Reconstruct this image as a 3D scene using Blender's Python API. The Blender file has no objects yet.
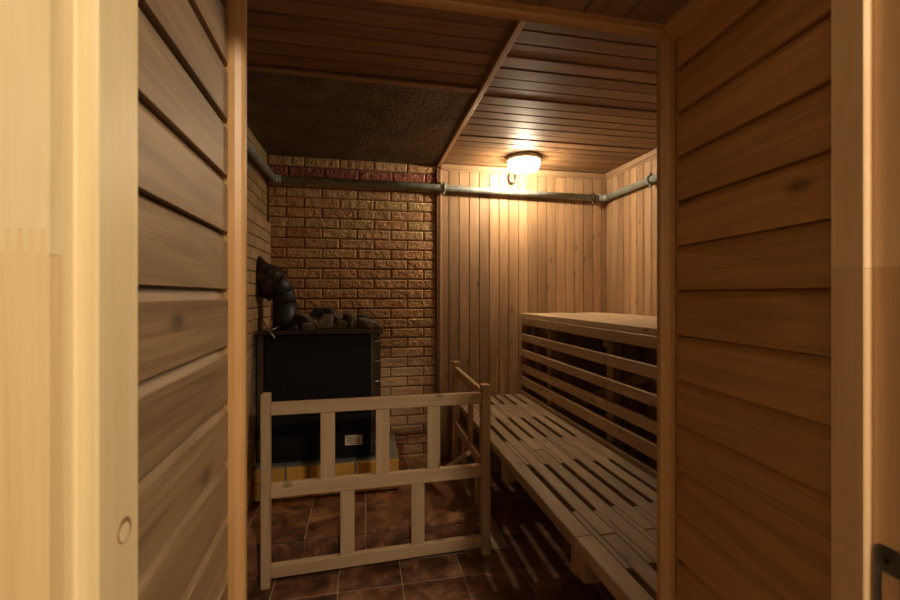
import bpy, bmesh, math, random
from mathutils import Vector, Matrix, noise as mnoise
random.seed(7)
scene = bpy.context.scene
COL = scene.collection
PI = math.pi

# ------------------------------------------------------------------ camera model (for reading positions at a known depth)
EYE = 1.38
FPX = 425.0
YAW = math.radians(11.44)
CT, ST = math.cos(YAW), math.sin(YAW)

def at(px, py, Y):
    """point of the vertical plane y=Y that shows at a photograph pixel"""
    r = (px - 450) / FPX
    d = Y / (CT - r * ST)
    return Vector((d * (r * CT + ST), Y, EYE + (295 - py) / FPX * d))

# ------------------------------------------------------------------ mesh builder
class MB:
    def __init__(s):
        s.v = []; s.f = []; s.g = []; s.r = []; s.t = []; s.sm = []
    def add(s, verts, faces, gco=None, rnd=None, tint=(1, 1, 1), smooth=False):
        b = len(s.v)
        rnd = random.random() if rnd is None else rnd
        off = Vector((random.uniform(0, 60), random.uniform(0, 60), random.uniform(0, 60)))
        for i, p in enumerate(verts):
            s.v.append(tuple(p))
            g = gco[i] if gco else p
            s.g.append(tuple(Vector(g) + off)); s.r.append(rnd); s.t.append((tint[0], tint[1], tint[2], 1))
        for f in faces:
            s.f.append([b + i for i in f]); s.sm.append(smooth)
        return s
    def obox(s, c, ax, h, ch=.002, la=None, rnd=None, tint=(1, 1, 1)):
        """chamfered box: centre, three axes, half sizes"""
        ch = min(ch, min(h) * .6)
        ax = [Vector(a).normalized() for a in ax]
        if la is None: la = max(range(3), key=lambda i: h[i])
        order = [la] + [i for i in range(3) if i != la]
        V = []; G = []; idx = {}
        for sx in (-1, 1):
            for sy in (-1, 1):
                for sz in (-1, 1):
                    sg = (sx, sy, sz)
                    for a in range(3):
                        l = [sg[i] * (h[i] if i == a else h[i] - ch) for i in range(3)]
                        idx[(sg, a)] = len(V)
                        V.append(Vector(c) + ax[0] * l[0] + ax[1] * l[1] + ax[2] * l[2])
                        G.append(Vector((l[order[0]], l[order[1]], l[order[2]])))
        F = []
        for a in range(3):
            b, d = [i for i in range(3) if i != a]
            for sa in (-1, 1):
                q = []
                for (sb, sd) in ((-1, -1), (1, -1), (1, 1), (-1, 1)):
                    sg = [0, 0, 0]; sg[a] = sa; sg[b] = sb; sg[d] = sd
                    q.append(idx[(tuple(sg), a)])
                F.append(q)
        for a in range(3):
            for b in range(a + 1, 3):
                d = 3 - a - b
                for sa in (-1, 1):
                    for sb in (-1, 1):
                        s0 = [0, 0, 0]; s0[a] = sa; s0[b] = sb; s0[d] = -1
                        s1 = list(s0); s1[d] = 1
                        F.append([idx[(tuple(s0), a)], idx[(tuple(s1), a)], idx[(tuple(s1), b)], idx[(tuple(s0), b)]])
        for sx in (-1, 1):
            for sy in (-1, 1):
                for sz in (-1, 1):
                    F.append([idx[((sx, sy, sz), a)] for a in range(3)])
        return s.add(V, F, G, rnd, tint)
    def bx(s, x0, x1, y0, y1, z0, z1, ch=.002, la=None, rnd=None, tint=(1, 1, 1)):
        return s.obox(((x0 + x1) / 2, (y0 + y1) / 2, (z0 + z1) / 2), ((1, 0, 0), (0, 1, 0), (0, 0, 1)),
                      (abs(x1 - x0) / 2, abs(y1 - y0) / 2, abs(z1 - z0) / 2), ch, la, rnd, tint)
    def beam(s, p0, p1, w, t, up=(0, 0, 1), ch=.003, rnd=None, tint=(1, 1, 1)):
        """w = size along up (made square to the beam), t = the other"""
        p0 = Vector(p0); p1 = Vector(p1); d = (p1 - p0)
        L = d.length; d.normalize()
        side = d.cross(Vector(up)).normalized(); u = side.cross(d)
        return s.obox((p0 + p1) / 2, (d, u, side), (L / 2, w / 2, t / 2), ch, 0, rnd, tint)
    def prism(s, pts, vec, rnd=None, tint=(1, 1, 1), smooth=False, gv=None):
        """closed outline swept along vec; grain runs along vec"""
        vec = Vector(vec); n = len(pts); P = [Vector(p) for p in pts]
        d = vec.normalized(); L = vec.length
        e1 = (P[1] - P[0]).normalized(); e2 = d.cross(e1)
        V = P + [p + vec for p in P]
        G = [Vector(((p - P[0]).dot(d), (p - P[0]).dot(e1), (p - P[0]).dot(e2))) for p in V]
        if gv is not None:
            gd = Vector(gv); G = [Vector((p.dot(gd), p.x, p.y)) for p in V]
        F = [list(range(n - 1, -1, -1)), list(range(n, 2 * n))]
        for i in range(n):
            j = (i + 1) % n
            F.append([i, j, n + j, n + i])
        return s.add(V, F, G, rnd, tint, smooth)
    def tube(s, path, r, seg=16, cap=True, rnd=None, tint=(1, 1, 1)):
        path = [Vector(p) for p in path]; n = len(path)
        rs = r if isinstance(r, (list, tuple)) else [r] * n
        V = []; G = []; F = []
        t0 = (path[1] - path[0]).normalized()
        ref = Vector((0, 0, 1)) if abs(t0.z) < .9 else Vector((1, 0, 0))
        u = t0.cross(ref).normalized(); acc = 0
        for i in range(n):
            if i == 0: t = t0
            elif i == n - 1: t = (path[i] - path[i - 1]).normalized()
            else: t = ((path[i] - path[i - 1]).normalized() + (path[i + 1] - path[i]).normalized()).normalized()
            u = (u - t * u.dot(t)).normalized(); w = t.cross(u)
            if i: acc += (path[i] - path[i - 1]).length
            for k in range(seg):
                a = 2 * PI * k / seg
                o = u * math.cos(a) + w * math.sin(a)
                V.append(path[i] + o * rs[i]); G.append(Vector((acc, math.cos(a) * rs[i], math.sin(a) * rs[i])))
        for i in range(n - 1):
            for k in range(seg):
                k2 = (k + 1) % seg
                F.append([i * seg + k, i * seg + k2, (i + 1) * seg + k2, (i + 1) * seg + k])
        s.add(V, F, G, rnd, tint, True)
        if cap:
            b = len(s.v) - len(V)
            s.f.append([b + k for k in range(seg)]); s.sm.append(False)
            s.f.append([b + (n - 1) * seg + k for k in range(seg)]); s.sm.append(False)
        return s
    def lathe(s, prof, c, seg=40, rnd=None, tint=(1, 1, 1)):
        """profile of (radius, z) about a vertical axis"""
        V = []; F = []; c = Vector(c); n = len(prof)
        for (r, z) in prof:
            for k in range(seg):
                a = 2 * PI * k / seg
                V.append(c + Vector((max(r, 1e-4) * math.cos(a), max(r, 1e-4) * math.sin(a), z)))
        for i in range(n - 1):
            for k in range(seg):
                k2 = (k + 1) % seg
                F.append([i * seg + k, i * seg + k2, (i + 1) * seg + k2, (i + 1) * seg + k])
        return s.add(V, F, None, rnd, tint, True)
    def disc(s, c, n, r, seg=20, th=.002, rnd=None):
        c = Vector(c); n = Vector(n).normalized()
        return s.tube([c, c + n * th], r, seg, True, rnd)

WLOC = {}
def build(name, mb, mat, parent=None, smooth_angle=None, recalc=True):
    xs = [v[0] for v in mb.v]; ys = [v[1] for v in mb.v]; zs = [v[2] for v in mb.v]
    c = Vector(((min(xs) + max(xs)) / 2, (min(ys) + max(ys)) / 2, min(zs)))
    me = bpy.data.meshes.new(name)
    me.from_pydata([Vector(v) - c for v in mb.v], [], mb.f)
    a = me.attributes.new('gco', 'FLOAT_VECTOR', 'POINT'); a.data.foreach_set('vector', [x for g in mb.g for x in g])
    a = me.attributes.new('rnd', 'FLOAT', 'POINT'); a.data.foreach_set('value', mb.r)
    a = me.attributes.new('tint', 'FLOAT_COLOR', 'POINT'); a.data.foreach_set('color', [x for t in mb.t for x in t])
    me.polygons.foreach_set('use_smooth', mb.sm)
    if recalc:
        bm = bmesh.new(); bm.from_mesh(me)
        bmesh.ops.recalc_face_normals(bm, faces=bm.faces); bm.to_mesh(me); bm.free()
    me.materials.append(mat); me.update()
    o = bpy.data.objects.new(name, me); COL.objects.link(o)
    base = Vector((0, 0, 0))
    if parent is not None:
        o.parent = parent; base = WLOC[parent.name]
    o.location = c - base; WLOC[o.name] = c
    return o
def thing(name, loc, label, cat, group=None):
    o = bpy.data.objects.new(name, None); COL.objects.link(o)
    o.empty_display_size = .1
    o.location = loc; WLOC[o.name] = Vector(loc)
    return tag(o, label, cat, group)
def tag(o, label, cat, group=None):
    o['label'] = label; o['category'] = cat
    if group: o['group'] = group
    return o
def struct(name, mb, mat, label=None):
    o = build(name, mb, mat); o['kind'] = 'structure'
    if label: o['label'] = label
    return o

# ------------------------------------------------------------------ materials
class NT:
    def __init__(s, name):
        s.m = bpy.data.materials.new(name); s.m.use_nodes = True
        s.n = s.m.node_tree.nodes; s.l = s.m.node_tree.links
        s.b = s.n['Principled BSDF']
    def new(s, t, **kw):
        x = s.n.new(t)
        for k, v in kw.items():
            if k in x.inputs.keys(): x.inputs[k].default_value = v
            else: setattr(x, k, v)
        return x
    def link(s, a, b): s.l.new(a, b)
    def attr(s, name): return s.new('ShaderNodeAttribute', attribute_name=name)
    def mapping(s, src, sc):
        m = s.new('ShaderNodeMapping'); m.inputs['Scale'].default_value = sc; s.link(src, m.inputs['Vector']); return m.outputs[0]
    def noise(s, vec, scale=1, detail=4, rough=.55, dist=0):
        x = s.new('ShaderNodeTexNoise'); x.inputs['Scale'].default_value = scale; x.inputs['Detail'].default_value = detail
        x.inputs['Roughness'].default_value = rough; x.inputs['Distortion'].default_value = dist; s.link(vec, x.inputs['Vector']); return x.outputs[0]
    def ramp(s, fac, stops):
        x = s.new('ShaderNodeValToRGB'); e = x.color_ramp.elements
        while len(e) < len(stops): e.new(.5)
        for i, (p, c) in enumerate(stops):
            e[i].position = p; e[i].color = (c, c, c, 1) if isinstance(c, (int, float)) else (*c, 1)
        s.link(fac, x.inputs[0]); return x.outputs[0]
    def mix(s, mode, fac, a, b):
        x = s.new('ShaderNodeMix', data_type='RGBA', blend_type=mode)
        for sock, v in ((x.inputs[0], fac), (x.inputs[6], a), (x.inputs[7], b)):
            if hasattr(v, 'is_linked'): s.link(v, sock)
            elif isinstance(v, (int, float)): sock.default_value = v if sock.type == 'VALUE' else (v, v, v, 1)
            else: sock.default_value = (*v, 1)
        return x.outputs[2]
    def math(s, op, a, b=0.0):
        x = s.new('ShaderNodeMath', operation=op)
        for sock, v in ((x.inputs[0], a), (x.inputs[1], b)):
            if hasattr(v, 'is_linked'): s.link(v, sock)
            else: sock.default_value = v
        return x.outputs[0]
    def bump(s, h, strength=.3, dist=.002):
        x = s.new('ShaderNodeBump'); x.inputs['Strength'].default_value = strength; x.inputs['Distance'].default_value = dist
        s.link(h, x.inputs['Height']); s.link(x.outputs[0], s.b.inputs['Normal'])

def wood(name, light, dark, rough=.5, vary=.35, knots=.8, grain=1.0, grime=0.0):
    t = NT(name)
    g = t.attr('gco').outputs['Vector']; r = t.attr('rnd').outputs['Fac']
    broad = t.noise(t.mapping(g, (1.1, 13, 13)), 1, 3, .5, .8)
    rings = t.math('SINE', t.math('MULTIPLY', broad, 46.0))
    fibre = t.noise(t.mapping(g, (5, 230, 230)), 1, 3, .6)
    f = t.math('ADD', t.math('MULTIPLY', broad, .9), t.math('MULTIPLY', rings, .07 * grain))
    f = t.math('ADD', f, t.math('MULTIPLY', t.math('SUBTRACT', fibre, .5), .55 * grain))
    col = t.ramp(f, [(.2, dark), (.62, light)])
    # knots
    vo = t.new('ShaderNodeTexVoronoi'); vo.inputs['Scale'].default_value = 1
    vo.voronoi_dimensions = '2D'; sg_ = t.new('ShaderNodeSeparateXYZ'); t.link(g, sg_.inputs[0]); cb = t.new('ShaderNodeCombineXYZ')
    t.link(t.math('MULTIPLY', sg_.outputs[0], 4.2), cb.inputs[0]); t.link(t.math('MULTIPLY', t.math('ADD', sg_.outputs[1], sg_.outputs[2]), 9.0), cb.inputs[1]); t.link(cb.outputs[0], vo.inputs['Vector'])
    sep = t.new('ShaderNodeSeparateColor'); t.link(vo.outputs['Color'], sep.inputs[0])
    pick = t.math('GREATER_THAN', sep.outputs[0], 1.0 - .34 * knots)
    k = t.math('MULTIPLY', t.ramp(vo.outputs['Distance'], [(.035, 1.0), (.13, 0.0)]), pick)
    col = t.mix('MIX', t.math('MULTIPLY', k, .75), col, tuple(c * .34 for c in dark))
    if grime:
        gr = t.ramp(t.noise(t.mapping(g, (2.2, 6, 6)), 1, 5, .65), [(.42, 0.0), (.72, 1.0)])
        col = t.mix('MIX', t.math('MULTIPLY', gr, grime), col, (.055, .045, .035))
    v = t.math('ADD', t.math('MULTIPLY', r, vary), 1 - vary / 2)
    hs = t.new('ShaderNodeHueSaturation'); t.link(col, hs.inputs['Color']); t.link(v, hs.inputs['Value'])
    t.link(hs.outputs[0], t.b.inputs['Base Color'])
    t.b.inputs['Roughness'].default_value = rough
    t.bump(fibre, .22, .0012)
    return t.m

def plain(name, col, rough=.5, metal=0.0, nscale=30, namt=.25, bump=.1, bdist=.001):
    t = NT(name)
    g = t.attr('gco').outputs['Vector']
    n = t.noise(g, nscale, 5, .6)
    c = t.mix('MIX', t.ramp(n, [(.3, 0.0), (.75, 1.0)]), tuple(x * (1 - namt) for x in col), tuple(min(1, x * (1 + namt)) for x in col))
    c = t.mix('MULTIPLY', 1.0, c, t.attr('tint').outputs['Color'])
    t.link(c, t.b.inputs['Base Color'])
    t.b.inputs['Roughness'].default_value = rough; t.b.inputs['Metallic'].default_value = metal
    t.bump(n, bump, bdist)
    return t.m

def brick_mat(name, bump=.9, rough=.75, bscale=55):
    t = NT(name)
    g = t.attr('gco').outputs['Vector']
    n1 = t.noise(g, bscale, 6, .65); n2 = t.noise(g, 12, 4, .5); n3 = t.noise(g, 240, 3, .6)
    c = t.attr('tint').outputs['Color']
    c = t.mix('MIX', t.math('MULTIPLY', t.ramp(n2, [(.35, 0.0), (.7, 1.0)]), .35), c, t.mix('MULTIPLY', 1.0, c, (.72, .62, .5)))
    c = t.mix('MULTIPLY', .7, c, t.ramp(n3, [(.3, .45), (.6, 1.1)]))
    t.link(c, t.b.inputs['Base Color'])
    t.b.inputs['Roughness'].default_value = rough
    t.bump(t.math('ADD', t.math('MULTIPLY', n1, 1.0), t.math('MULTIPLY', n2, 1.2)), bump, .009)
    return t.m

def tile_mat():
    t = NT('terracotta_tile')
    g = t.attr('gco').outputs['Vector']; r = t.attr('rnd').outputs['Fac']
    n = t.noise(g, 7, 6, .62, .6); n2 = t.noise(g, 42, 4, .6); 
    c = t.ramp(n, [(.34, (.072, .028, .013)), (.5, (.195, .078, .034)), (.66, (.40, .19, .088))])
    c = t.mix('MULTIPLY', .8, c, t.ramp(n2, [(.3, .5), (.65, 1.15)]))
    v = t.math('ADD', t.math('MULTIPLY', r, .3), .85)
    hs = t.new('ShaderNodeHueSaturation'); t.link(c, hs.inputs['Color']); t.link(v, hs.inputs['Value'])
    t.link(hs.outputs[0], t.b.inputs['Base Color'])
    t.link(t.ramp(n2, [(.3, .34), (.7, .58)]), t.b.inputs['Roughness'])
    t.bump(n, .35, .003)
    return t.m

def sheet_mat():
    t = NT('galvanised_sheet')
    g = t.attr('gco').outputs['Vector']
    n = t.noise(g, 5, 5, .6, .4); n2 = t.noise(g, 46, 4, .6)
    c = t.ramp(n, [(.3, (.085, .068, .045)), (.7, (.21, .165, .10))])
    t.link(c, t.b.inputs['Base Color'])
    t.b.inputs['Metallic'].default_value = .75
    t.link(t.ramp(n2, [(.3, .38), (.7, .56)]), t.b.inputs['Roughness'])
    t.bump(t.math('ADD', n2, t.math('MULTIPLY', n, 2.0)), 1.0, .010)
    return t.m

M = dict(
    wall=wood('sauna_lining', (.46, .295, .165), (.31, .18, .088), .5, .42, .7, .6),
    ceil=wood('ceiling_lining', (.30, .172, .083), (.18, .094, .042), .58, .34, .6),
    jamb=wood('jamb_lining', (.290, .180, .092), (.155, .090, .042), .5, .2, .6, 1.1),
    trim=wood('moulding_wood', (.50, .275, .110), (.37, .19, .07), .42, .10, .12, .7),
    dtrim=wood('dark_moulding', (.30, .16, .075), (.18, .088, .038), .4, .1, .1, .7),
    pale=wood('pale_frame_wood', (.74, .595, .35), (.64, .485, .255), .45, .06, .10, .8),
    warm=wood('warm_frame_wood', (.75, .54, .285), (.64, .43, .20), .45, .06, .10, .8),
    gate=wood('gate_pine', (.56, .375, .215), (.44, .275, .145), .5, .16, .5, .7),
    bench=wood('bench_pine', (.40, .285, .180), (.26, .170, .098), .55, .30, .8, .8, .22),
    rail=wood('bench_rail_pine', (.56, .40, .25), (.40, .265, .15), .55, .25, .8, .8),
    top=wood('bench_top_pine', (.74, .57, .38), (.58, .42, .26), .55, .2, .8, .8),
    rjamb=wood('warm_lit_jamb_lining', (.52, .265, .100), (.34, .160, .053), .45, .16, .7, .9),  # warm light bounced off the opposite jamb is put into this wood colour
    rpost=wood('reddish_frame_wood', (.76, .52, .30), (.66, .42, .225), .45, .06, .1, .8),
    rpostl=wood('brown_frame_wood', (.68, .44, .235), (.58, .35, .17), .45, .06, .1, .8),
    raw=wood('rough_timber', (.36, .225, .12), (.22, .13, .06), .65, .3, .6, .8),
    brick=brick_mat('rough_face_brick', 1.0, .72),
    sbrick=brick_mat('smooth_brick', .25, .7, 80),
    mortar=plain('dark_mortar', (.050, .034, .020), .9),
    tile=tile_mat(),
    grout=plain('pale_grout', (.50, .36, .24), .85, 0, 60),
    sheet=sheet_mat(),
    steel=plain('grey_pipe_paint', (.27, .29, .265), .45, 0.1, 18, .35, .15),
    black=plain('black_stove_enamel', (.0045, .0032, .0026), .6, 0, 14, .3, .08),
    brown=plain('brown_stove_steel', (.085, .058, .038), .42, .6, 16, .3, .1),
    slot=plain('slot_black', (.002, .002, .002), .9),
    flue=plain('blue_black_flue', (.020, .025, .033), .5, .2, 14, .35, .15),
    sleeve=plain('brown_flue_sleeve', (.075, .058, .042), .36, .8, 12, .35, .15),
    bright=plain('bright_steel', (.55, .52, .47), .28, .9, 20, .2, .05),
    stone=plain('sauna_stone', (.15, .125, .085), .85, 0, 26, .5, .7, .006),
    dstone=plain('dark_sauna_stone', (.036, .029, .023), .8, 0, 26, .5, .7, .006),
    ybrick=plain('yellow_brick', (.56, .28, .038), .7, 0, 40, .18, .3, .002),
    cement=plain('grey_cement', (.17, .15, .12), .9, 0, 45, .3, .6, .004),
    paper=plain('label_paper', (.62, .52, .36), .7, 0, 50, .12, .02),
    ink=plain('label_print', (.22, .15, .09), .8),
    iron=plain('dark_strike_iron', (.10, .095, .085), .38, .4, 50, .6, .35, .001),
    ring=plain('lamp_base_enamel', (.50, .42, .32), .45),
    plaster=plain('anteroom_plaster', (.42, .36, .27), .8),
)
M['black'].node_tree.nodes['Principled BSDF'].inputs['Specular IOR Level'].default_value = .2
M['ceil'].node_tree.nodes['Principled BSDF'].inputs['Specular IOR Level'].default_value = .28
t = NT('lamp_glass')
t.b.inputs['Base Color'].default_value = (.9, .87, .8, 1)
t.b.inputs['Emission Color'].default_value = (1.0, .79, .52, 1)
t.b.inputs['Emission Strength'].default_value = 6.5
tr = t.new('ShaderNodeBsdfTransparent'); ms = t.new('ShaderNodeMixShader'); ms.inputs[0].default_value = .5     # thin glass: half of the bulb's light passes straight
t.link(t.b.outputs[0], ms.inputs[1]); t.link(tr.outputs[0], ms.inputs[2]); t.link(ms.outputs[0], t.n['Material Output'].inputs[0])
M['glow'] = t.m

# ------------------------------------------------------------------ dimensions
XL, XR, YB, ZC = -.66, 1.957, 3.17, 2.364
STEP = .17; YS = 2.215; XS = .605
J = random.uniform

# ------------------------------------------------------------------ floor and platform
fl = struct('floor', MB().bx(-.80, 2.10, -.9, 3.3, -.12, -.003, 0), M['grout'])
mb = MB()
x = -.12 - .30 * 2
while x < 2.0:
    y = 2.033 - .302 * 9
    while y < 3.2:
        x0, x1, y0, y1 = max(x + .0022, XL), min(x + .2978, XR), y + .0022, min(y + .2998, YB)
        inplat = (x1 <= XS + .02 and y0 >= YS - .02)
        if x1 - x0 > .02 and y1 - y0 > .02 and not inplat:
            if x0 < XS - .1 and y1 > YS: y1 = YS
            if y1 - y0 > .02: mb.bx(x0, x1, y0, y1, -.02, 0, .002)
        y += .302
    x += .30
build('floor_tiles', mb, M['tile'], fl)
pl = struct('floor_platform', MB().bx(XL - .02, XS - .012, YS + .012, YB + .01, -.003, STEP - .003, 0), M['grout'],
            'raised tiled platform one step up under the stove')
mb = MB()
gx = [XL, -.59, -.29, .01, .31, XS]
gy = [YS, 2.507, 2.812, 3.117, YB]
for i in range(len(gx) - 1):
    for j in range(len(gy) - 1):
        mb.bx(gx[i] + .002, gx[i + 1] - .002, gy[j] + .002, gy[j + 1] - .002, STEP - .015, STEP, .002)
    mb.bx(gx[i] + .002, gx[i + 1] - .002, YS, YS + .014, .002, STEP - .017, .002)
for j in range(len(gy) - 1):
    mb.bx(XS - .014, XS, gy[j] + .002, gy[j + 1] - .002, .002, STEP - .017, .002)
build('platform_tiles', mb, M['tile'], pl)

# ------------------------------------------------------------------ walls
PAL = [(.60, .345, .165), (.64, .370, .180), (.58, .325, .150), (.64, .390, .195), (.60, .375, .190), (.57, .31, .145)]
YEL = [(.64, .43, .20), (.60, .41, .20)]
RED = [(.40, .135, .085), (.36, .12, .08), (.43, .15, .09)]
def rough_brick(mb, x0, x1, z0, z1, c):
    """brick with a split, rugged face towards the room"""
    nx_, nz_ = max(4, int((x1 - x0) / .0085)), 8
    yf = YB - .012 + J(-.0015, .0015); V = []; F = []
    for j in range(nz_ + 1):
        for i in range(nx_ + 1):
            x = x0 + (x1 - x0) * i / nx_; z = z0 + (z1 - z0) * j / nz_
            e = min(i, nx_ - i, j, nz_ - j)
            d = mnoise.noise(Vector((x * 26, z * 26, c[0] * 9))) * .0042 + mnoise.noise(Vector((x * 75, z * 75, 3.1))) * .0036
            V.append((x, yf + (.0045 if e == 0 else d * (1 if e > 1 else .7)), z))
    for j in range(nz_):
        for i in range(nx_):
            a_ = j * (nx_ + 1) + i; F.append([a_, a_ + 1, a_ + nx_ + 2, a_ + nx_ + 1])
    b_ = len(V); rim = [(i, 0) for i in range(nx_)] + [(nx_, j) for j in range(nz_)] + [(i, nz_) for i in range(nx_, 0, -1)] + [(0, j) for j in range(nz_, 0, -1)]
    ids = [j * (nx_ + 1) + i for i, j in rim]
    V += [(V[q][0], YB + .004, V[q][2]) for q in ids]
    for k_ in range(len(ids)):
        k2 = (k_ + 1) % len(ids); F.append([ids[k_], b_ + k_, b_ + k2, ids[k2]])
    mb.add(V, F, None, None, c)
wb = struct('wall_back', MB().bx(-.80, 2.10, YB + .002, 3.32, -.1, 2.55, 0), M['mortar'])
mb = MB(); PZ = .0722; PX = .2435; GAP = .0030
row = -1
z1 = 2.29 + PZ
while z1 > STEP:
    z0 = z1 - PZ
    off = -.05 if row % 2 == 0 else .071
    if row == 0: off = -.035
    n0 = int((XL - off) / PX) - 1
    for n in range(n0, n0 + 8):
        a, b = off + n * PX, off + (n + 1) * PX
        a, b = max(a, XL), min(b, .532)
        if b - a < .03: continue
        if row == 0: c = random.choice(RED)
        elif row in (3, 5, 6) and random.random() < .5: c = random.choice(YEL)
        else: c = random.choice(PAL + ([YEL[0]] if random.random() < .3 else []))
        k = J(.9, 1.08); c = tuple(q * k for q in c)
        rough_brick(mb, a + GAP, b - GAP, z0 + GAP, z1 - GAP, c)
    z1 = z0; row += 1
build('brickwork', mb, M['brick'], wb)
# vertical boards on the right part of the back wall
def vboards(p, along, normal, length, z0, z1, pitch, th=.012):
    """vertical tongue and groove boards: p start, along unit, normal into room"""
    mb = MB(); al = Vector(along); no = Vector(normal); s = 0
    while s < length - .004:
        w = min(pitch, length - s)
        e = Vector(p) + al * s
        g = .0028
        prof = [(0.0, 0), (0.0, .004), (g, th), (w - g - .004, th), (w - .001, .004), (w, 0)]
        pts = [e + al * a + no * b for a, b in prof]
        pts = [Vector((q.x, q.y, z0)) for q in pts]
        mb.prism(pts, (0, 0, z1 - z0)); s += w
    return mb
build('panelling', vboards((.552, YB, 0), (1, 0, 0), (0, -1, 0), XR - .552, 0.001, ZC, .0795), M['wall'], wb)

wr = struct('wall_right', MB().bx(XR + .002, 2.10, .35, 3.32, -.1, 2.55, 0), M['mortar'])
build('panelling', vboards((XR, YB - .013, 0), (0, -1, 0), (-1, 0, 0), YB - .013 - .80, 0.001, ZC, .0795), M['wall'], wr)

wl = struct('wall_left', MB().bx(-.82, XL - .004, .35, 3.32, -.1, 2.55, 0), M['mortar'])
mb = MB()
z1 = 2.29 + PZ; row = 0
while z1 > 1.90:
    z0 = max(z1 - PZ, 1.88)
    y = .80 - (.12 if row % 2 else 0)
    while y < YB:
        a, b = max(y, .80), min(y + PX, YB - .014)
        k = J(.8, 1.1)
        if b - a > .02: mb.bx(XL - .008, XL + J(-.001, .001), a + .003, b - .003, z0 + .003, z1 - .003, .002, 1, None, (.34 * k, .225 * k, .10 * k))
        y += PX
    z1 = z0; row += 1
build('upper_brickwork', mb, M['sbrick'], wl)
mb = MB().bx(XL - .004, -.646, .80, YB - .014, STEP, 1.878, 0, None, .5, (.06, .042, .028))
z1 = 1.88; row = 0
while z1 > STEP + .01:
    z0 = max(z1 - PZ, STEP)
    y = .80 - (.12 if row % 2 else .02)
    while y < YB:
        a, b = max(y, .80), min(y + PX, YB - .014)
        k = J(.88, 1.1)
        if b - a > .02: mb.bx(XL, -.638 + J(-.001, .001), a + .0028, b - .0028, z0 + .0028, z1 - .0028, .0022, 1, None, (.47 * k, .315 * k, .175 * k))
        y += PX
    z1 = z0; row += 1
build('chimney_brickwork', mb, M['sbrick'], wl)

# ------------------------------------------------------------------ ceiling
ce = struct('ceiling', MB().bx(-.82, 2.10, .35, 3.32, ZC + .012, 2.55, 0), M['mortar'])
def cboards(x0, x1, ys, drop=0):
    mb = MB()
    for i in range(len(ys) - 1):
        a, b = ys[i], ys[i + 1]
        z = ZC - drop + J(-.0025, .0025)
        pr = [(a + .001, ZC + .014), (a + .001, z + .006), (a + .004, z), (b - .010, z), (b - .003, z + .006), (b - .003, ZC + .014)]
        mb.prism([(x0, p, q) for p, q in pr], (x1 - x0, 0, 0))
    return mb
ys = [.79 + .088 * i for i in range(28)]
ys = [y for y in ys if y < YB - .03] + [YB - .012]
build('panelling', cboards(.555, XR - .012, ys), M['ceil'], ce)
ys = [.79 + .0882 * i for i in range(14)]
build('panelling', cboards(XL, .55, [y for y in ys if y < 1.93] + [1.945]), M['ceil'], ce)
# metal sheet over the stove, slightly buckled
mb = MB(); nx, ny = 46, 46; V = []; F = []
for j in range(ny + 1):
    for i in range(nx + 1):
        x = XL + .002 + (.548 - XL - .004) * i / nx; y = 1.947 + (YB - .014 - 1.947) * j / ny
        zz = ZC - .006 + .0022 * math.sin(7 * x + 2 * y) * math.sin(5 * y + 1) + .0012 * math.sin(23 * x + 11 * y)
        V.append((x, y, zz))
for j in range(ny):
    for i in range(nx):
        a = j * (nx + 1) + i
        F.append([a, a + 1, a + nx + 2, a + nx + 1])
b = len(V)
V += [(p[0], p[1], ZC + .008) for p in V]
F += [[q + b for q in reversed(f)] for f in F]
mb.add(V, F, None, .5, (1, 1, 1), True)
sh = build('metal_sheet', mb, M['sheet'], ce); sh['label'] = 'dull metal heat sheet'
mb = MB()
for (x, y) in [(-.05, 2.35), (-.05, 2.55), (-.05, 2.75), (-.05, 2.95), (-.6, 2.4), (-.6, 2.8), (.42, 2.2), (.42, 2.5), (.42, 2.8), (.42, 3.05)]:
    mb.lathe([(.006, .001), (.005, -.003), (.0, -.004)], (x, y, ZC - .008), 10)
build('rivet', mb, M['sheet'], sh)

def mould(a, b, u, w, size, steps=None):
    """moulding along a->b with outline in (u,w) directions"""
    a = Vector(a); b = Vector(b); u = Vector(u); w = Vector(w)
    out = steps or [(0, 0), (1, 0), (1, .28), (.86, .40), (.80, .62), (.62, .72), (.40, .80), (.28, 1), (0, 1)]
    return MB().prism([a + u * (p * size[0]) + w * (q * size[1]) for p, q in out], b - a)
n = 0
def trim(mb, mat='trim'):
    global n
    n += 1
    return struct('trim_%d' % n, mb, M[mat])
# strip dividing the two ceilings, dark band in front of the sheet, cornices, strip between brick and boards
trim(MB().bx(.532, .546, .79, YB - .014, ZC - .030, ZC + .002, .002).bx(.546, .564, .79, YB - .014, ZC - .022, ZC + .002, .003), 'trim')
trim(MB().bx(XL + .001, .531, 1.935, 1.962, ZC - .016, ZC - .001, .003).bx(XL + .001, .531, 1.963, 1.985, ZC - .012, ZC - .001, .002), 'dtrim')
trim(mould((.566, YB - .013, ZC), (XR - .013, YB - .013, ZC), (0, -1, 0), (0, 0, -1), (.024, .046)), 'wall')
trim(mould((XR - .013, .80, ZC), (XR - .013, YB - .04, ZC), (-1, 0, 0), (0, 0, -1), (.024, .050)), 'wall')
trim(MB().bx(.533, .551, YB - .030, YB, STEP + .001, ZC - .033, .003), 'dtrim')
trim(MB().bx(.552, .574, YB - .034, YB - .0125, .001, ZC - .048, .004), 'wall')

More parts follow.
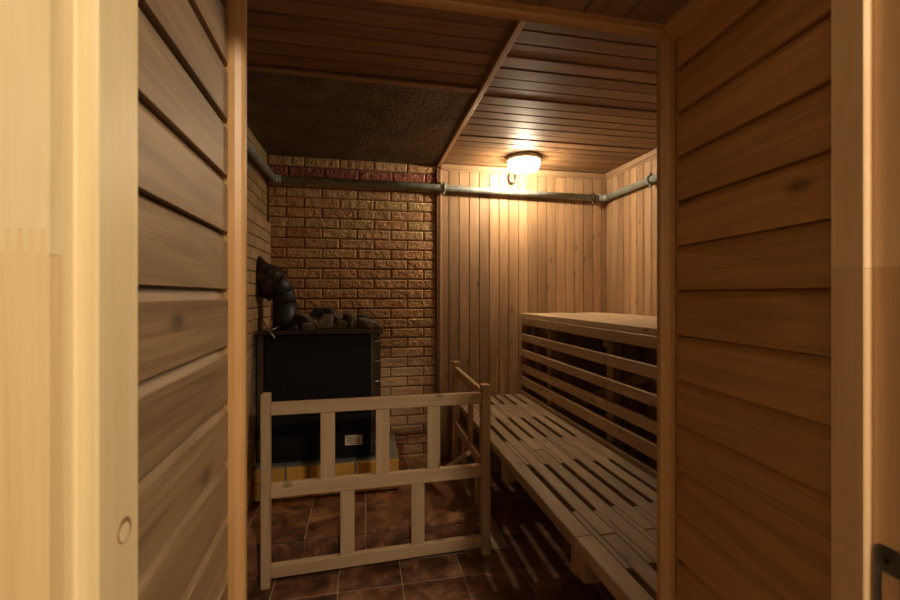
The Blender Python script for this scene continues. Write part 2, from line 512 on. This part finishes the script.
# ------------------------------------------------------------------ front wall with the lined doorway
wf = MB()
wf.bx(-1.6, -.2365, .437, .789, -.1, 2.55, 0).bx(.644, 2.4, .437, .789, -.1, 2.55, 0).bx(-.2365, .644, .437, .789, 1.952, 2.55, 0)
wf.bx(-1.6, -.362, .360, .437, -.1, 2.55, 0).bx(.742, 2.4, .360, .437, -.1, 2.55, 0).bx(-.362, .742, .360, .437, 2.003, 2.55, 0)
wf = struct('wall_front', wf, M['plaster'])
wo = struct('wall_anteroom', MB().bx(-1.72, -1.6, -2.3, .405, -.1, 2.7, 0).bx(1.9, 2.02, -2.3, .405, -.1, 2.7, 0).bx(-1.72, 2.02, -2.42, -2.3, -.1, 2.7, 0), M['plaster'])
struct('ceiling_anteroom', MB().bx(-1.72, 2.02, -2.42, .405, 2.6, 2.72, 0), M['plaster'])
struct('floor_anteroom', MB().bx(-1.72, 2.02, -2.42, -.9, -.12, -.003, 0), M['grout'])
def lining(xa, xb, ya, yb, side):
    """horizontal boards on a jamb; side=+1 faces +x"""
    mb = MB(); z = 1.39 - .09 * 16; 
    dx = (xb - xa)
    while z < 1.93:
        z0 = max(z, .001); z1 = min(z + .09, 1.926)
        if z1 - z0 > .02:
            rec = .007
            prof = [(0, z0), (0, z1 - .0165), (-.0016, z1 - .0162), (-.0085, z1 - .0030), (-.014, z1 - .0028), (-.014, z1), (-.02, z1), (-.02, z0)]
            P0 = [Vector((xa + side * d, ya, q)) for d, q in prof]
            mb.prism(P0, (dx, yb - ya, 0))
        z += .09
    return mb
build('jamb_panelling', lining(-.203, -.2133, .432, .7365, 1), M['jamb'], wf)
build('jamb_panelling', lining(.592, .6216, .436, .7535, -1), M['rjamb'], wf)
mb = MB(); x = -.215
while x < .62:
    x1 = min(x + .09, .625)
    mb.prism([(x + .001, .437, 1.95), (x + .001, .437, 1.930), (x + .004, .437, 1.926), (x1 - .004, .437, 1.926), (x1 - .001, .437, 1.930), (x1 - .001, .437, 1.95)], (0, .325, 0))
    x = x1
build('soffit_panelling', mb, M['jamb'], wf)
# mouldings round the inner end of the lining
MO = [(0, 0), (.30, 0), (.34, .10), (.40, .10), (.44, 0), (.70, -.05), (.90, .12), (1, .4), (1, 1), (0, 1)]
def upright(x0, x1, y, z1):
    """face towards the anteroom at y, outline from the jamb edge x0 to the free edge x1"""
    return MB().prism([(x0 + (x1 - x0) * p, y + .018 * q, .001) for p, q in MO], (0, 0, z1))
trim(upright(-.2350, -.1905, .740, 1.926))
trim(upright(.643, .5925, .757, 1.926))
trim(MB().prism([(-.1905, .754 + .018 * q, 1.926 - .020 * p) for p, q in MO], (.7830, 0, 0)))
trim(mould((.6255, .437, 1.927), (.6265, .755, 1.927), (-1, 0, 0), (0, 0, -1), (.036, .034)))

# outer door frame
fr = thing('door_1', (.19, .40, 0), 'pale door frame', 'door frame')
del fr['category']; del fr['label']; fr['kind'] = 'structure'
def post(pts, z1=2.0):
    return MB().prism([(a, b, 0.001) for a, b in pts], (0, 0, z1))
lp = build('frame_post', post([(-.200, .4315), (-.200, .3745), (-.2015, .373), (-.2138, .373), (-.2153, .3715), (-.2153, .3605), (-.36, .3605), (-.36, .4315)]), M['pale'], fr)
# finger-jointed casing on the front of the left post: two lengths of board meeting in teeth
TW = .0068; teeth = []
x = -.2153; k = 0
while x > -.355:
    teeth.append((x, 1.4085)); teeth.append((x - TW * .18, 1.4085)); teeth.append((x - TW * .42, 1.4255)); teeth.append((x - TW * .76, 1.4255)); x -= TW
up = [(-.36, 2.0), (-.2153, 2.0)] + teeth + [(-.36, 1.4255)]
dn = [(-.2153, .001)] + [(a, b - .0004) for a, b in teeth] + [(-.36, 1.425), (-.36, .001)]
for pts_, mm in ((up, 'pale'), (dn, 'warm')):
    build('casing_board', MB().prism([(a, .3467, b) for a, b in pts_], (0, .0135, 0), None, (1, 1, 1), False, (0, 0, 1)), M[mm], lp)
def post2(z0, z1):
    return MB().prism([(a_, b_, z0) for a_, b_ in [(.585, .4355), (.585, .4000), (.5865, .3985), (.597, .3985), (.597, .3482), (.5985, .3467), (.74, .3467), (.74, .4355)]], (0, 0, z1 - z0))
rp = build('frame_post', post2(.001, 1.4118), M['rpostl'], fr)
build('upper_length', post2(1.4122, 2.001), M['rpost'], rp)
mb = MB(); y = .401
while y < .433:
    mb.prism([(.5849, y, 1.4118), (.5849, y + .0030, 1.4118), (.5849, y + .0019, 1.4150), (.5849, y + .0011, 1.4150)], (.004, 0, 0), None, (1, 1, 1), False, (0, 0, 1)); y += .0034
build('finger_joint', mb, M['rpostl'], rp)
build('frame_head', MB().prism([(-.199, .4360, 1.905), (-.199, .3985, 1.905), (-.199, .3985, 1.918), (-.199, .3467, 1.918), (-.199, .3467, 2.0), (-.199, .4360, 2.0)], (.783, 0, 0)), M['pale'], fr)
hole = build('dowel_hole', MB().tube([(-.2001, .4095, 1.180), (-.1996, .4095, 1.180)], .0105, 24), M['dtrim'], lp)
build('dowel_plug', MB().tube([(-.1998, .4090, 1.1785), (-.1992, .4090, 1.1785)], .0078, 24), M['pale'], hole)
# strike plate on the rebate
def rrect(x, y0, y1, z0, z1, rad, k=5):
    pts = []
    for (cy, cz, a0) in ((y1 - rad, z1 - rad, 0), (y0 + rad, z1 - rad, 90), (y0 + rad, z0 + rad, 180), (y1 - rad, z0 + rad, 270)):
        for i in range(k + 1):
            a = math.radians(a0 + 90 * i / k); pts.append(Vector((x, cy + rad * math.cos(a), cz + rad * math.sin(a))))
    return pts
def plate_ring(x0, x1, outer, inner):
    mb = MB(); n_ = len(outer); V = []
    for xx in (x0, x1):
        for p in outer: V.append((xx, p.y, p.z))
        for p in inner: V.append((xx, p.y, p.z))
    F = []
    for i in range(n_):
        j = (i + 1) % n_
        F += [[i, j, n_ + j, n_ + i], [2 * n_ + i, 3 * n_ + i, 3 * n_ + j, 2 * n_ + j],
              [i, 2 * n_ + i, 2 * n_ + j, j], [n_ + i, n_ + j, 3 * n_ + j, 3 * n_ + i]]
    return mb.add(V, F)
sp = build('strike_plate', plate_ring(.5945, .5969, rrect(0, .3600, .3958, .935, 1.087, .007), rrect(0, .3705, .3893, .985, 1.057, .001)), M['iron'], rp)
sp['label'] = 'dark iron strike plate'
build('screw', MB().tube([(.5946, .3832, 1.071), (.5938, .3832, 1.071)], .0034, 16), M['slot'], sp)
build('screw', MB().tube([(.5946, .379, .96), (.5938, .379, .96)], .0034, 16), M['slot'], sp)

# ------------------------------------------------------------------ pipe round the walls
PT = thing('heating_pipe', (.6, 3.12, 2.15), 'grey painted heating pipe running around three walls under the ceiling', 'pipe')
build('pipe_run', MB().tube([(-.612, .82, 2.175), (-.612, 2.0, 2.175), (-.612, 3.085, 2.183)], .025, 18), M['steel'], PT)
build('pipe_run', MB().tube([(-.575, 3.118, 2.183), (.5, 3.118, 2.181), (1.86, 3.118, 2.160)], .0245, 18), M['steel'], PT)
build('pipe_run', MB().tube([(1.908, 3.06, 2.160), (1.908, 2.0, 2.166), (1.908, .82, 2.17)], .0245, 18), M['steel'], PT)
def bend(c0, mid, c1, r):
    pts = []
    for i in range(7):
        s_ = i / 6; pts.append(Vector(c0) * (1 - s_) ** 2 + Vector(mid) * 2 * s_ * (1 - s_) + Vector(c1) * s_ ** 2)
    return MB().tube(pts, r, 16)
build('pipe_elbow', bend((-.612, 3.075, 2.183), (-.612, 3.118, 2.183), (-.565, 3.118, 2.183), .029), M['steel'], PT)
build('pipe_elbow', bend((1.85, 3.118, 2.160), (1.908, 3.118, 2.160), (1.908, 3.06, 2.160), .028), M['steel'], PT)
def clamp(p, d, wall):
    p = Vector(p); d = Vector(d)
    mb = MB().tube([p - d * .011, p + d * .011], .033, 18)
    mb.tube([p, p + Vector(wall)], .006, 8)
    mb.bx(p.x - .007, p.x + .007, p.y - .007, p.y + .007, p.z + .028, p.z + .05, .002)
    mb.bx(p.x - .007, p.x + .007, p.y - .007, p.y + .007, p.z - .05, p.z - .028, .002)
    return mb
build('pipe_clamp', clamp((.585, 3.118, 2.181), (1, 0, 0), (0, .04, 0)), M['steel'], PT)
build('pipe_clamp', clamp((1.80, 3.118, 2.161), (1, 0, 0), (0, .04, 0)), M['brown'], PT)
build('pipe_clamp', clamp((1.908, 2.56, 2.163), (0, 1, 0), (.036, 0, 0)), M['steel'], PT)

# ------------------------------------------------------------------ ceiling lamp
LX, LY = 1.120, 2.873
lamp = thing('ceiling_lamp', (LX, LY, 2.225), 'round lit ceiling lamp with frosted glass bowl in the back corner', 'lamp')
build('lamp_base', MB().lathe([(.0, 0), (.116, 0), (.124, -.004), (.126, -.016), (.121, -.026), (.108, -.028), (.0, -.028)], (LX, LY, ZC - .002)), M['ring'], lamp)
build('glass_bowl', MB().lathe([(.106, .004), (.114, -.008), (.115, -.022), (.108, -.040), (.103, -.054), (.094, -.064), (.074, -.072), (.040, -.076), (.0, -.077)], (LX, LY, ZC - .028), 48), M['glow'], lamp)
hk = tag(build('cable_conduit', MB().tube([(1.105, 3.135, 2.318), (1.105, 3.130, 2.275), (1.112, 3.128, 2.258), (1.128, 3.127, 2.250), (1.144, 3.128, 2.258), (1.151, 3.130, 2.275), (1.154, 3.132, 2.318)], .0105, 12), M['iron']),
         'small grey metal U-shaped conduit on the wall just below the ceiling lamp', 'conduit')

# ------------------------------------------------------------------ stove plinth
P0, P1 = -.637, .216; YP = 2.655
pn = thing('stove_plinth', (-.2, 2.9, STEP), 'low plinth of yellow bricks with grey mortar under the stove', 'plinth')
build('mortar_bed', MB().bx(P0 + .002, P1 - .006, YP + .006, YB - .016, STEP, STEP + .196, .006), M['cement'], pn)
for r_ in range(2):
    z0 = STEP + .008 + .096 * r_
    x = P1 - .004
    k = 0
    while x > P0 + .03:
        w = .125 if (k % 2 == r_ % 2) else .118
        x0 = max(x - w, P0 + .004)
        kk = J(.9, 1.1)
        build('brick', MB().bx(x0, x, YP - .004, YP + .06, z0, z0 + .085, .003, 0, None, (kk, kk, kk)), M['ybrick'], pn)
        x = x0 - .014; k += 1
    # end bricks on the right flank
    for y in (YP + .075, YP + .215, YP + .355):
        build('brick', MB().bx(P1 - .06, P1 - .002, y, y + .125, z0, z0 + .085, .003, 1), M['ybrick'], pn)

# ------------------------------------------------------------------ stove
S0, S1, SF, SB = -.624, .108, 2.685, 3.06; SZ0, SZ1 = .398, 1.142
PTOP = STEP + .196
st = thing('sauna_stove', (-.245, 2.88, PTOP), 'large black box-shaped sauna stove with stones on top', 'stove')
build('body', MB().bx(-.578, S1 - .04, SF + .012, SB, SZ0, SZ1, .004), M['black'], st)
build('base_frame', MB().bx(S0 + .03, S1 - .05, SF + .03, SB - .02, PTOP + .001, SZ0 + .002, .002), M['slot'], st)
XC = .043
fp = build('front_panel', MB().bx(-.574, XC - .002, SF, SF + .014, .66, SZ1 - .004, .003), M['black'], st)
mb = MB()
for i in range(27):
    xx = -.532 + (.520 / 26) * i
    mb.bx(xx - .0042, xx + .0042, SF - .0006, SF + .004, 1.060, 1.122, .0005)
build('vent_slots', mb, M['slot'], fp)
lowp = build('lower_panel', MB().bx(-.574, XC - .002, SF + .001, SF + .014, SZ0 + .04, .652, .003), M['black'], st)
a = at(273, 456, SF); b2 = at(309, 434, SF)
build('ash_door', MB().bx(a.x, b2.x, SF - .005, SF + .004, a.z, b2.z, .003), M['black'], st)
a = at(345, 445.5, SF); b2 = at(362.5, 434.5, SF)
lb = build('rating_label', MB().bx(a.x, b2.x, SF - .0012, SF + .002, a.z, b2.z, .0005), M['paper'], st); lb['label'] = 'cream paper label'
mb = MB()
hh = b2.z - a.z
for i, (u0, u1) in enumerate([(.12, .55), (.1, .9), (.1, .8), (.1, .88), (.3, .7)]):
    zz = b2.z - hh * (.16 + .17 * i)
    mb.bx(a.x + (b2.x - a.x) * u0, a.x + (b2.x - a.x) * u1, SF - .0018, SF - .0008, zz - .0022, zz + .0022, .0002)
build('print_lines', mb, M['ink'], lb)
build('side_frame', MB().bx(S0, -.580, SF - .002, SB - .02, SZ0, SZ1, .008), M['brown'], st)
# rounded corner column with bright slits
pts = []
R_ = .062
for i in range(9):
    q = math.radians(-90 + 90 * i / 8)
    pts.append((XC + R_ * math.cos(q), SF + R_ + R_ * math.sin(q), SZ0))
pts += [(XC + R_, SB - .02, SZ0), (XC, SB - .02, SZ0)]
cm = build('corner_column', MB().prism(pts, (0, 0, SZ1 - SZ0)), M['brown'], st); cm['label'] = 'brown rounded steel corner'
for z in (1.09, .965, .84, .715, .59, .47):
    path = []
    for i in range(9):
        q = math.radians(-70 + 78 * i / 8)
        path.append((XC + (R_ + .0002) * math.cos(q), SF + R_ + (R_ + .0002) * math.sin(q), z))
    build('louvre', MB().tube(path, .0022, 8), M['bright'], cm)
# top tray
build('top_tray', MB().bx(S0 - .006, S1 + .012, SF - .014, SB + .01, SZ1, SZ1 + .016, .006).bx(S0 - .004, S1 + .010, SF - .012, SF + .004, SZ1 + .012, SZ1 + .026, .005), M['brown'], st)
build('corner_cap', MB().lathe([(.0, .030), (.022, .030), (.028, .024), (.028, 0), (.0, 0)], (S1 - .018, SF + .035, SZ1 + .014), 20), M['brown'], st)

# flue
fu = thing('flue_pipe', (-.50, 2.87, SZ1 + .016), 'blue-black flue elbow rising from the stove into the left wall', 'flue pipe')
FX, FZ1 = -.4966, 1.325
path = [Vector((FX, 2.86, SZ1 + .0165)), Vector((FX, 2.86, 1.22)), Vector((FX, 2.86, FZ1))]
for i in range(1, 7):
    q = i / 6
    path.append(Vector((FX * (1 - q) ** 2 + 2 * FX * q * (1 - q) - .543 * q * q, 2.86 - .012 * q, FZ1 * (1 - q) ** 2 + 2 * 1.421 * q * (1 - q) + 1.443 * q * q)))
segs = [0, 2, 5, 8]
for i in range(3):
    build('elbow_segment', MB().tube(path[segs[i]:segs[i + 1] + 1], .070 - .0012 * i, 28), M['flue'], fu)
dirv = Vector((-.90, -.06, .43)).normalized()
for p, dd in ((path[2], Vector((0, 0, 1))), (path[5], (path[6] - path[5]).normalized())):
    build('seam_ring', MB().tube([p - dd * .004, p + dd * .004], .0706, 28), M['flue'], fu)
e = path[-1] - dirv * .004
s1 = e + dirv * .060; s2 = e + dirv * .22
def clampx(mb, x=-.6355):
    mb.v = [(max(v[0], x), v[1], v[2]) for v in mb.v]; return mb
build('sleeve', clampx(MB().tube([e, e + dirv * .006, s1, e + dirv * .11, s2], [.100, .106, .107, .104, .100], 36)), M['sleeve'], fu)
build('sleeve_rim', MB().tube([e - dirv * .004, e + dirv * .004], .110, 36), M['sleeve'], fu)
build('sleeve_band', clampx(MB().tube([s1 - dirv * .003, s1 + dirv * .003], .1085, 36)), M['sleeve'], fu)

# damper key lying on the stove
key = thing('stove_poker', (-.50, 2.68, SZ1 + .03), 'thin steel T-shaped poker lying over the left stove edge', 'poker')
a = at(263, 321.5, 2.74); b2 = at(274.5, 338, 2.57)
build('shaft', MB().tube([a, b2], .0045, 10), M['bright'], key)
a2 = at(269.5, 330.5, 2.642); b3 = at(281.5, 326.0, 2.76)
build('cross_bar', MB().tube([a2, b3], .004, 10), M['bright'], key)

# stones
def stone(px0, px1, py0, py1, Y, dy, label, mat, seed, wedge=0.0):
    rs = random.Random(seed)
    p0 = at(px0, py1, Y); p1 = at(px1, py0, Y)
    if py1 > 327: p0.z = SZ1 + .0175
    p1.z += .004
    c = (p0 + p1) / 2; h = Vector(((p1.x - p0.x) / 2, dy / 2, (p1.z - p0.z) / 2))
    bm = bmesh.new(); pts = []
    for i in range(13):
        v = Vector((rs.uniform(-1, 1), rs.uniform(-1, 1), rs.uniform(-1, 1)))
        m = max(abs(v.x), abs(v.y), abs(v.z)); v = v / m
        v = v * rs.uniform(.82, 1.0)
        k = 1 - abs(v.x) * .2
        v.z *= k
        v.z += wedge * v.x * .55 * (1 if v.z > 0 else 0)
        pts.append(v)
    mx = [max(abs(p[i]) for p in pts) for i in range(3)]
    for p in pts:
        bm.verts.new(Vector((p.x / mx[0] * h.x, p.y / mx[1] * h.y, p.z / mx[2] * h.z)))
    r = bmesh.ops.convex_hull(bm, input=bm.verts)
    bmesh.ops.delete(bm, geom=[g for g in r['geom_interior'] if isinstance(g, bmesh.types.BMVert)], context='VERTS')
    bmesh.ops.bevel(bm, geom=list(bm.edges), offset=.0022, segments=1, affect='EDGES')
    bm.verts.ensure_lookup_table(); bm.verts.index_update()
    mb = MB().add([v.co + c for v in bm.verts], [[v.index for v in f.verts] for f in bm.faces])
    bm.free()
    o = build('sauna_stone', mb, M[mat])
    return tag(o, label, 'stone', 'stones heaped on the stove')
stone(289, 315, 312, 330.5, 2.79, .11, 'big dark wedge-shaped stone next to the flue pipe on the stove', 'dstone', 3, -.5)
stone(310, 336, 307.5, 319, 2.92, .14, 'dark flat stone topmost of the heap on the stove', 'dstone', 5)
stone(316, 333, 314, 330.5, 2.755, .11, 'pale blocky stone at the front middle of the stove heap', 'stone', 11)
stone(330, 344, 313.5, 324, 2.845, .06, 'pale stone wedged just right of the topmost dark stone', 'stone', 14)
stone(338, 352, 313.5, 330.5, 2.935, .11, 'dark rounded stone in the middle of the stove heap, between pale ones', 'dstone', 16)
stone(346, 357, 313.5, 330.5, 2.80, .12, 'grey-brown upright stone leaning on the wedge near the right end', 'stone', 21)
stone(356.5, 378, 316.5, 330.5, 2.835, .13, 'large pale wedge-shaped stone sloping down at the right end of the heap', 'stone', 23, -.7)
stone(334, 348, 321, 331, 2.728, .06, 'small pale stone at the stove front, before the dark middle one', 'stone', 27)
stone(302, 316, 322.5, 330.5, 2.711, .04, 'thin pale chip of stone in front of the big dark wedge', 'stone', 31)
stone(357, 368, 315, 330.5, 2.975, .10, 'dark sharp stone showing behind the right-hand wedge', 'dstone', 34)
stone(285, 298, 325.5, 331, 2.712, .04, 'low flat stone leftmost of the heap on the stove', 'dstone', 39)

# ------------------------------------------------------------------ gate
gt = thing('wooden_gate', (.1, 2.3, 0), 'low L-shaped wooden railing guarding the stove', 'railing')
GT = .030
GA, GB = Vector((-.454, 2.142, 0)), Vector((.634, 2.190, 0))      # the front panel stands slightly skew to the step
GD = (GB - GA).normalized(); GN = Vector((-GD.y, GD.x, 0)); GL = (GB - GA).length
ZV = Vector((0, 0, 1))
def gpost(s_, w, d, z1):
    return MB().obox(GA + GD * s_ + ZV * (z1 / 2 + .0005), (GD, GN, ZV), (w / 2, d / 2, z1 / 2 - .0005), .004, 2)
build('post', gpost(0, .042, .050, .915), M['gate'], gt)
build('post', gpost(GL, .048, .050, .904), M['gate'], gt)
build('post', MB().bx(.610, .656, 2.895, 2.938, .001, .915, .004), M['gate'], gt)
def rail(z0a, z1a, z0b, z1b):
    c = GA + GD * .021 + ZV * ((z0a + z1a) / 2); d = GA + GD * (GL - .023) + ZV * ((z0b + z1b) / 2)
    return MB().beam(c, d, ((z1a - z0a) + (z1b - z0b)) / 2, GT, (0, 0, 1), .003)
build('top_rail', rail(.812, .870, .802, .864), M['gate'], gt)
build('middle_rail', rail(.419, .490, .416, .478), M['gate'], gt)
build('bottom_rail', rail(.041, .105, .042, .100), M['gate'], gt)
for xs, za, zb in (((-.173, .0925, .354), .478, .825), ((-.080, .2715), .095, .435)):
    for xc in xs:
        build('baluster', MB().obox(GA + GD * (xc - GA.x) + GN * .002 + ZV * ((za + zb) / 2), (GD, GN, ZV), (.034, .011, (zb - za) / 2), .002, 2), M['gate'], gt)
SX = .636
for z, w in ((.835, .058), (.455, .062), (.075, .06)):
    nm = {.835: 'top_rail', .455: 'middle_rail', .075: 'bottom_rail'}[z]
    build(nm, MB().beam((SX, 2.214, z), (SX, 2.897, z + .012), w, .026, (0, 0, 1), .003), M['gate'], gt)
build('baluster', MB().bx(SX - .010, SX + .010, 2.48, 2.545, .475, .820, .002), M['gate'], gt)
build('baluster', MB().bx(SX - .010, SX + .010, 2.32, 2.38, .09, .440, .002), M['gate'], gt)
build('baluster', MB().bx(SX - .010, SX + .010, 2.65, 2.71, .09, .440, .002), M['gate'], gt)

bt = tag(build('wooden_batten', MB().beam((.400, 2.690, STEP + .022), (.598, 2.405, .460), .027, .042, (0, 0, 1), .002), M['gate']),
         'short pale wooden batten leaning from the tiled platform against the inner side of the railing', 'batten')

# ------------------------------------------------------------------ lower bench
YE = YB - .016
lbn = thing('lower_bench', (.94, 2.0, 0), 'long lower sauna bench of slatted planks along the right side', 'bench')
g0 = [.660, .746, .826, .906, .986, 1.065, 1.145]; g1 = [.723, .803, .883, .963, 1.042, 1.122, 1.203]
ZB = .608; TH = .036
for i in range(7):
    if i == 0:
        cut = [.86, 1.250, YE]
    elif i in (2, 4): cut = [.86, 1.99 + .0, YE]
    else: cut = [.86, 1.245 + .0, 2.71, YE] if i % 2 else [.86, 2.71, YE]
    for j in range(len(cut) - 1):
        build('plank', MB().bx(g0[i], g1[i], cut[j] + .0008, cut[j + 1] - .0008, ZB - TH - (.008 if i == 0 else 0), ZB + J(-.0015, .0015), .003), M['bench'], lbn)
FZ = [(1.09, 1.40), (1.83, 2.15), (2.55, 2.865), (3.10, YE)]
for i in range(6):
    for (a, b2) in FZ:
        if b2 > 3.1 and a > 3.0: continue
        a += J(-.02, .02); b2 += J(-.02, .02)
        build('spacer', MB().bx(g1[i] + .0012, g0[i + 1] - .0012, a, b2, ZB - TH, ZB - .001, .002), M['bench'], lbn)
for yc in (1.255, 1.99, 2.71, 3.09):
    build('cross_beam', MB().bx(.672, 1.224, yc - .045, yc + .045, ZB - TH - .092, ZB - TH - .0095, .003).bx(.73, 1.224, yc - .043, yc + .043, ZB - TH - .012, ZB - TH - .0005, .001), M['raw'], lbn)
for yc in (1.255, 1.99, 2.71):
    build('leg', MB().bx(1.10, 1.17, yc - .03, yc + .03, .001, ZB - TH - .090, .003), M['raw'], lbn)

# ------------------------------------------------------------------ upper bench
ub = thing('upper_bench', (1.58, 2.0, 0), 'tall upper sauna bench with a railed front against the right wall', 'bench')
zt = 1.238
x = 1.208
i = 0
while x < XR - .04:
    w = [.075, .062, .070, .064, .072, .066, .07, .062, .07][i % 9]
    x1 = min(x + w, XR - .016)
    ye = YE - (.0 if i % 2 == 0 else .0)
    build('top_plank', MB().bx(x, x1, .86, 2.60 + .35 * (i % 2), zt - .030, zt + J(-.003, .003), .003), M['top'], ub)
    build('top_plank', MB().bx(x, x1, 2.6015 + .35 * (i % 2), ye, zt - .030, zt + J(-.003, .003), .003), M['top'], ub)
    x = x1 + .010; i += 1
RZ = [(1.150, 1.2072), (1.022, 1.080), (.904, .958), (.788, .843), (.680, .747)]
for i, (a, b2) in enumerate(RZ):
    xo = 1.206 - (.004 if i == 2 else 0)
    r1 = build('front_rail', MB().bx(xo, 1.226, 1.9605 if i else .86, YE - (.0 if i in (2, 4) else .01), a, b2, .004), M['rail'], ub)
    if i: r2 = build('front_rail', MB().bx(xo, 1.226, .86, 1.9595, a, b2, .004), M['rail'], ub)
    for yy in (1.945, 1.98, 2.69):
        for dz in (.3, .72) if yy < 2 else (.5,):
            build('nail', MB().tube([(xo + .0005, yy + (.006 if dz > .5 else 0), a + (b2 - a) * .5), (xo - .0008, yy + (.006 if dz > .5 else 0), a + (b2 - a) * .5)], .0034, 8), M['slot'], r1)
            break
build('ledger', MB().bx(1.2045, 1.226, .86, YE, .588, .634, .003), M['raw'], ub)
for yc in (2.69, 1.965, 1.25):
    build('post', MB().bx(1.227, 1.277, yc - .027, yc + .027, .001, zt - .031, .003), M['raw'], ub)
    build('rear_post', MB().bx(1.885, 1.935, yc - .027, yc + .027, .001, zt - .031, .003), M['raw'], ub)
    build('bearer', MB().bx(1.228, 1.934, yc + .028, yc + .062, zt - .13, zt - .031, .003), M['raw'], ub)
build('brace', MB().beam((1.30, 2.62, .62), (1.30, 1.35, 1.18), .055, .022, (0, 0, 1), .003), M['raw'], ub)
build('brace', MB().beam((1.33, 1.93, .42), (1.33, 1.32, .82), .055, .022, (0, 0, 1), .003), M['rail'], ub)

# ------------------------------------------------------------------ light
B = bpy.data.lights.new('bulb', 'POINT'); B.energy = 49; B.color = (1.0, .81, .56); B.shadow_soft_size = .028
bo = bpy.data.objects.new('bulb', B); bo.location = (LX, LY, ZC - .072); COL.objects.link(bo)
L = bpy.data.lights.new('anteroom_lamp', 'POINT'); L.energy = 104; L.color = (1.0, .89, .70); L.shadow_soft_size = .07
lo = bpy.data.objects.new('anteroom_lamp', L); lo.location = (.66, -.85, 2.35); COL.objects.link(lo)
w = bpy.data.worlds.new('World'); scene.world = w; w.use_nodes = True
w.node_tree.nodes['Background'].inputs[0].default_value = (1.0, .80, .52, 1)
w.node_tree.nodes['Background'].inputs[1].default_value = .03

# ------------------------------------------------------------------ camera
cam = bpy.data.cameras.new('camera'); co = bpy.data.objects.new('camera', cam); COL.objects.link(co)
cam.sensor_width = 36; cam.lens = 36 * FPX / 900; cam.shift_y = -5 / 900; cam.clip_start = .02
co.location = (0, 0, EYE); co.rotation_euler = (PI / 2, 0, -YAW)
cam.dof.use_dof = True; cam.dof.focus_distance = 2.4; cam.dof.aperture_fstop = 6.3
scene.camera = co
vs = scene.view_settings
vs.view_transform = 'Standard'; vs.look = 'None'; vs.exposure = 0.0; vs.gamma = 1.0; vs.use_curve_mapping = False
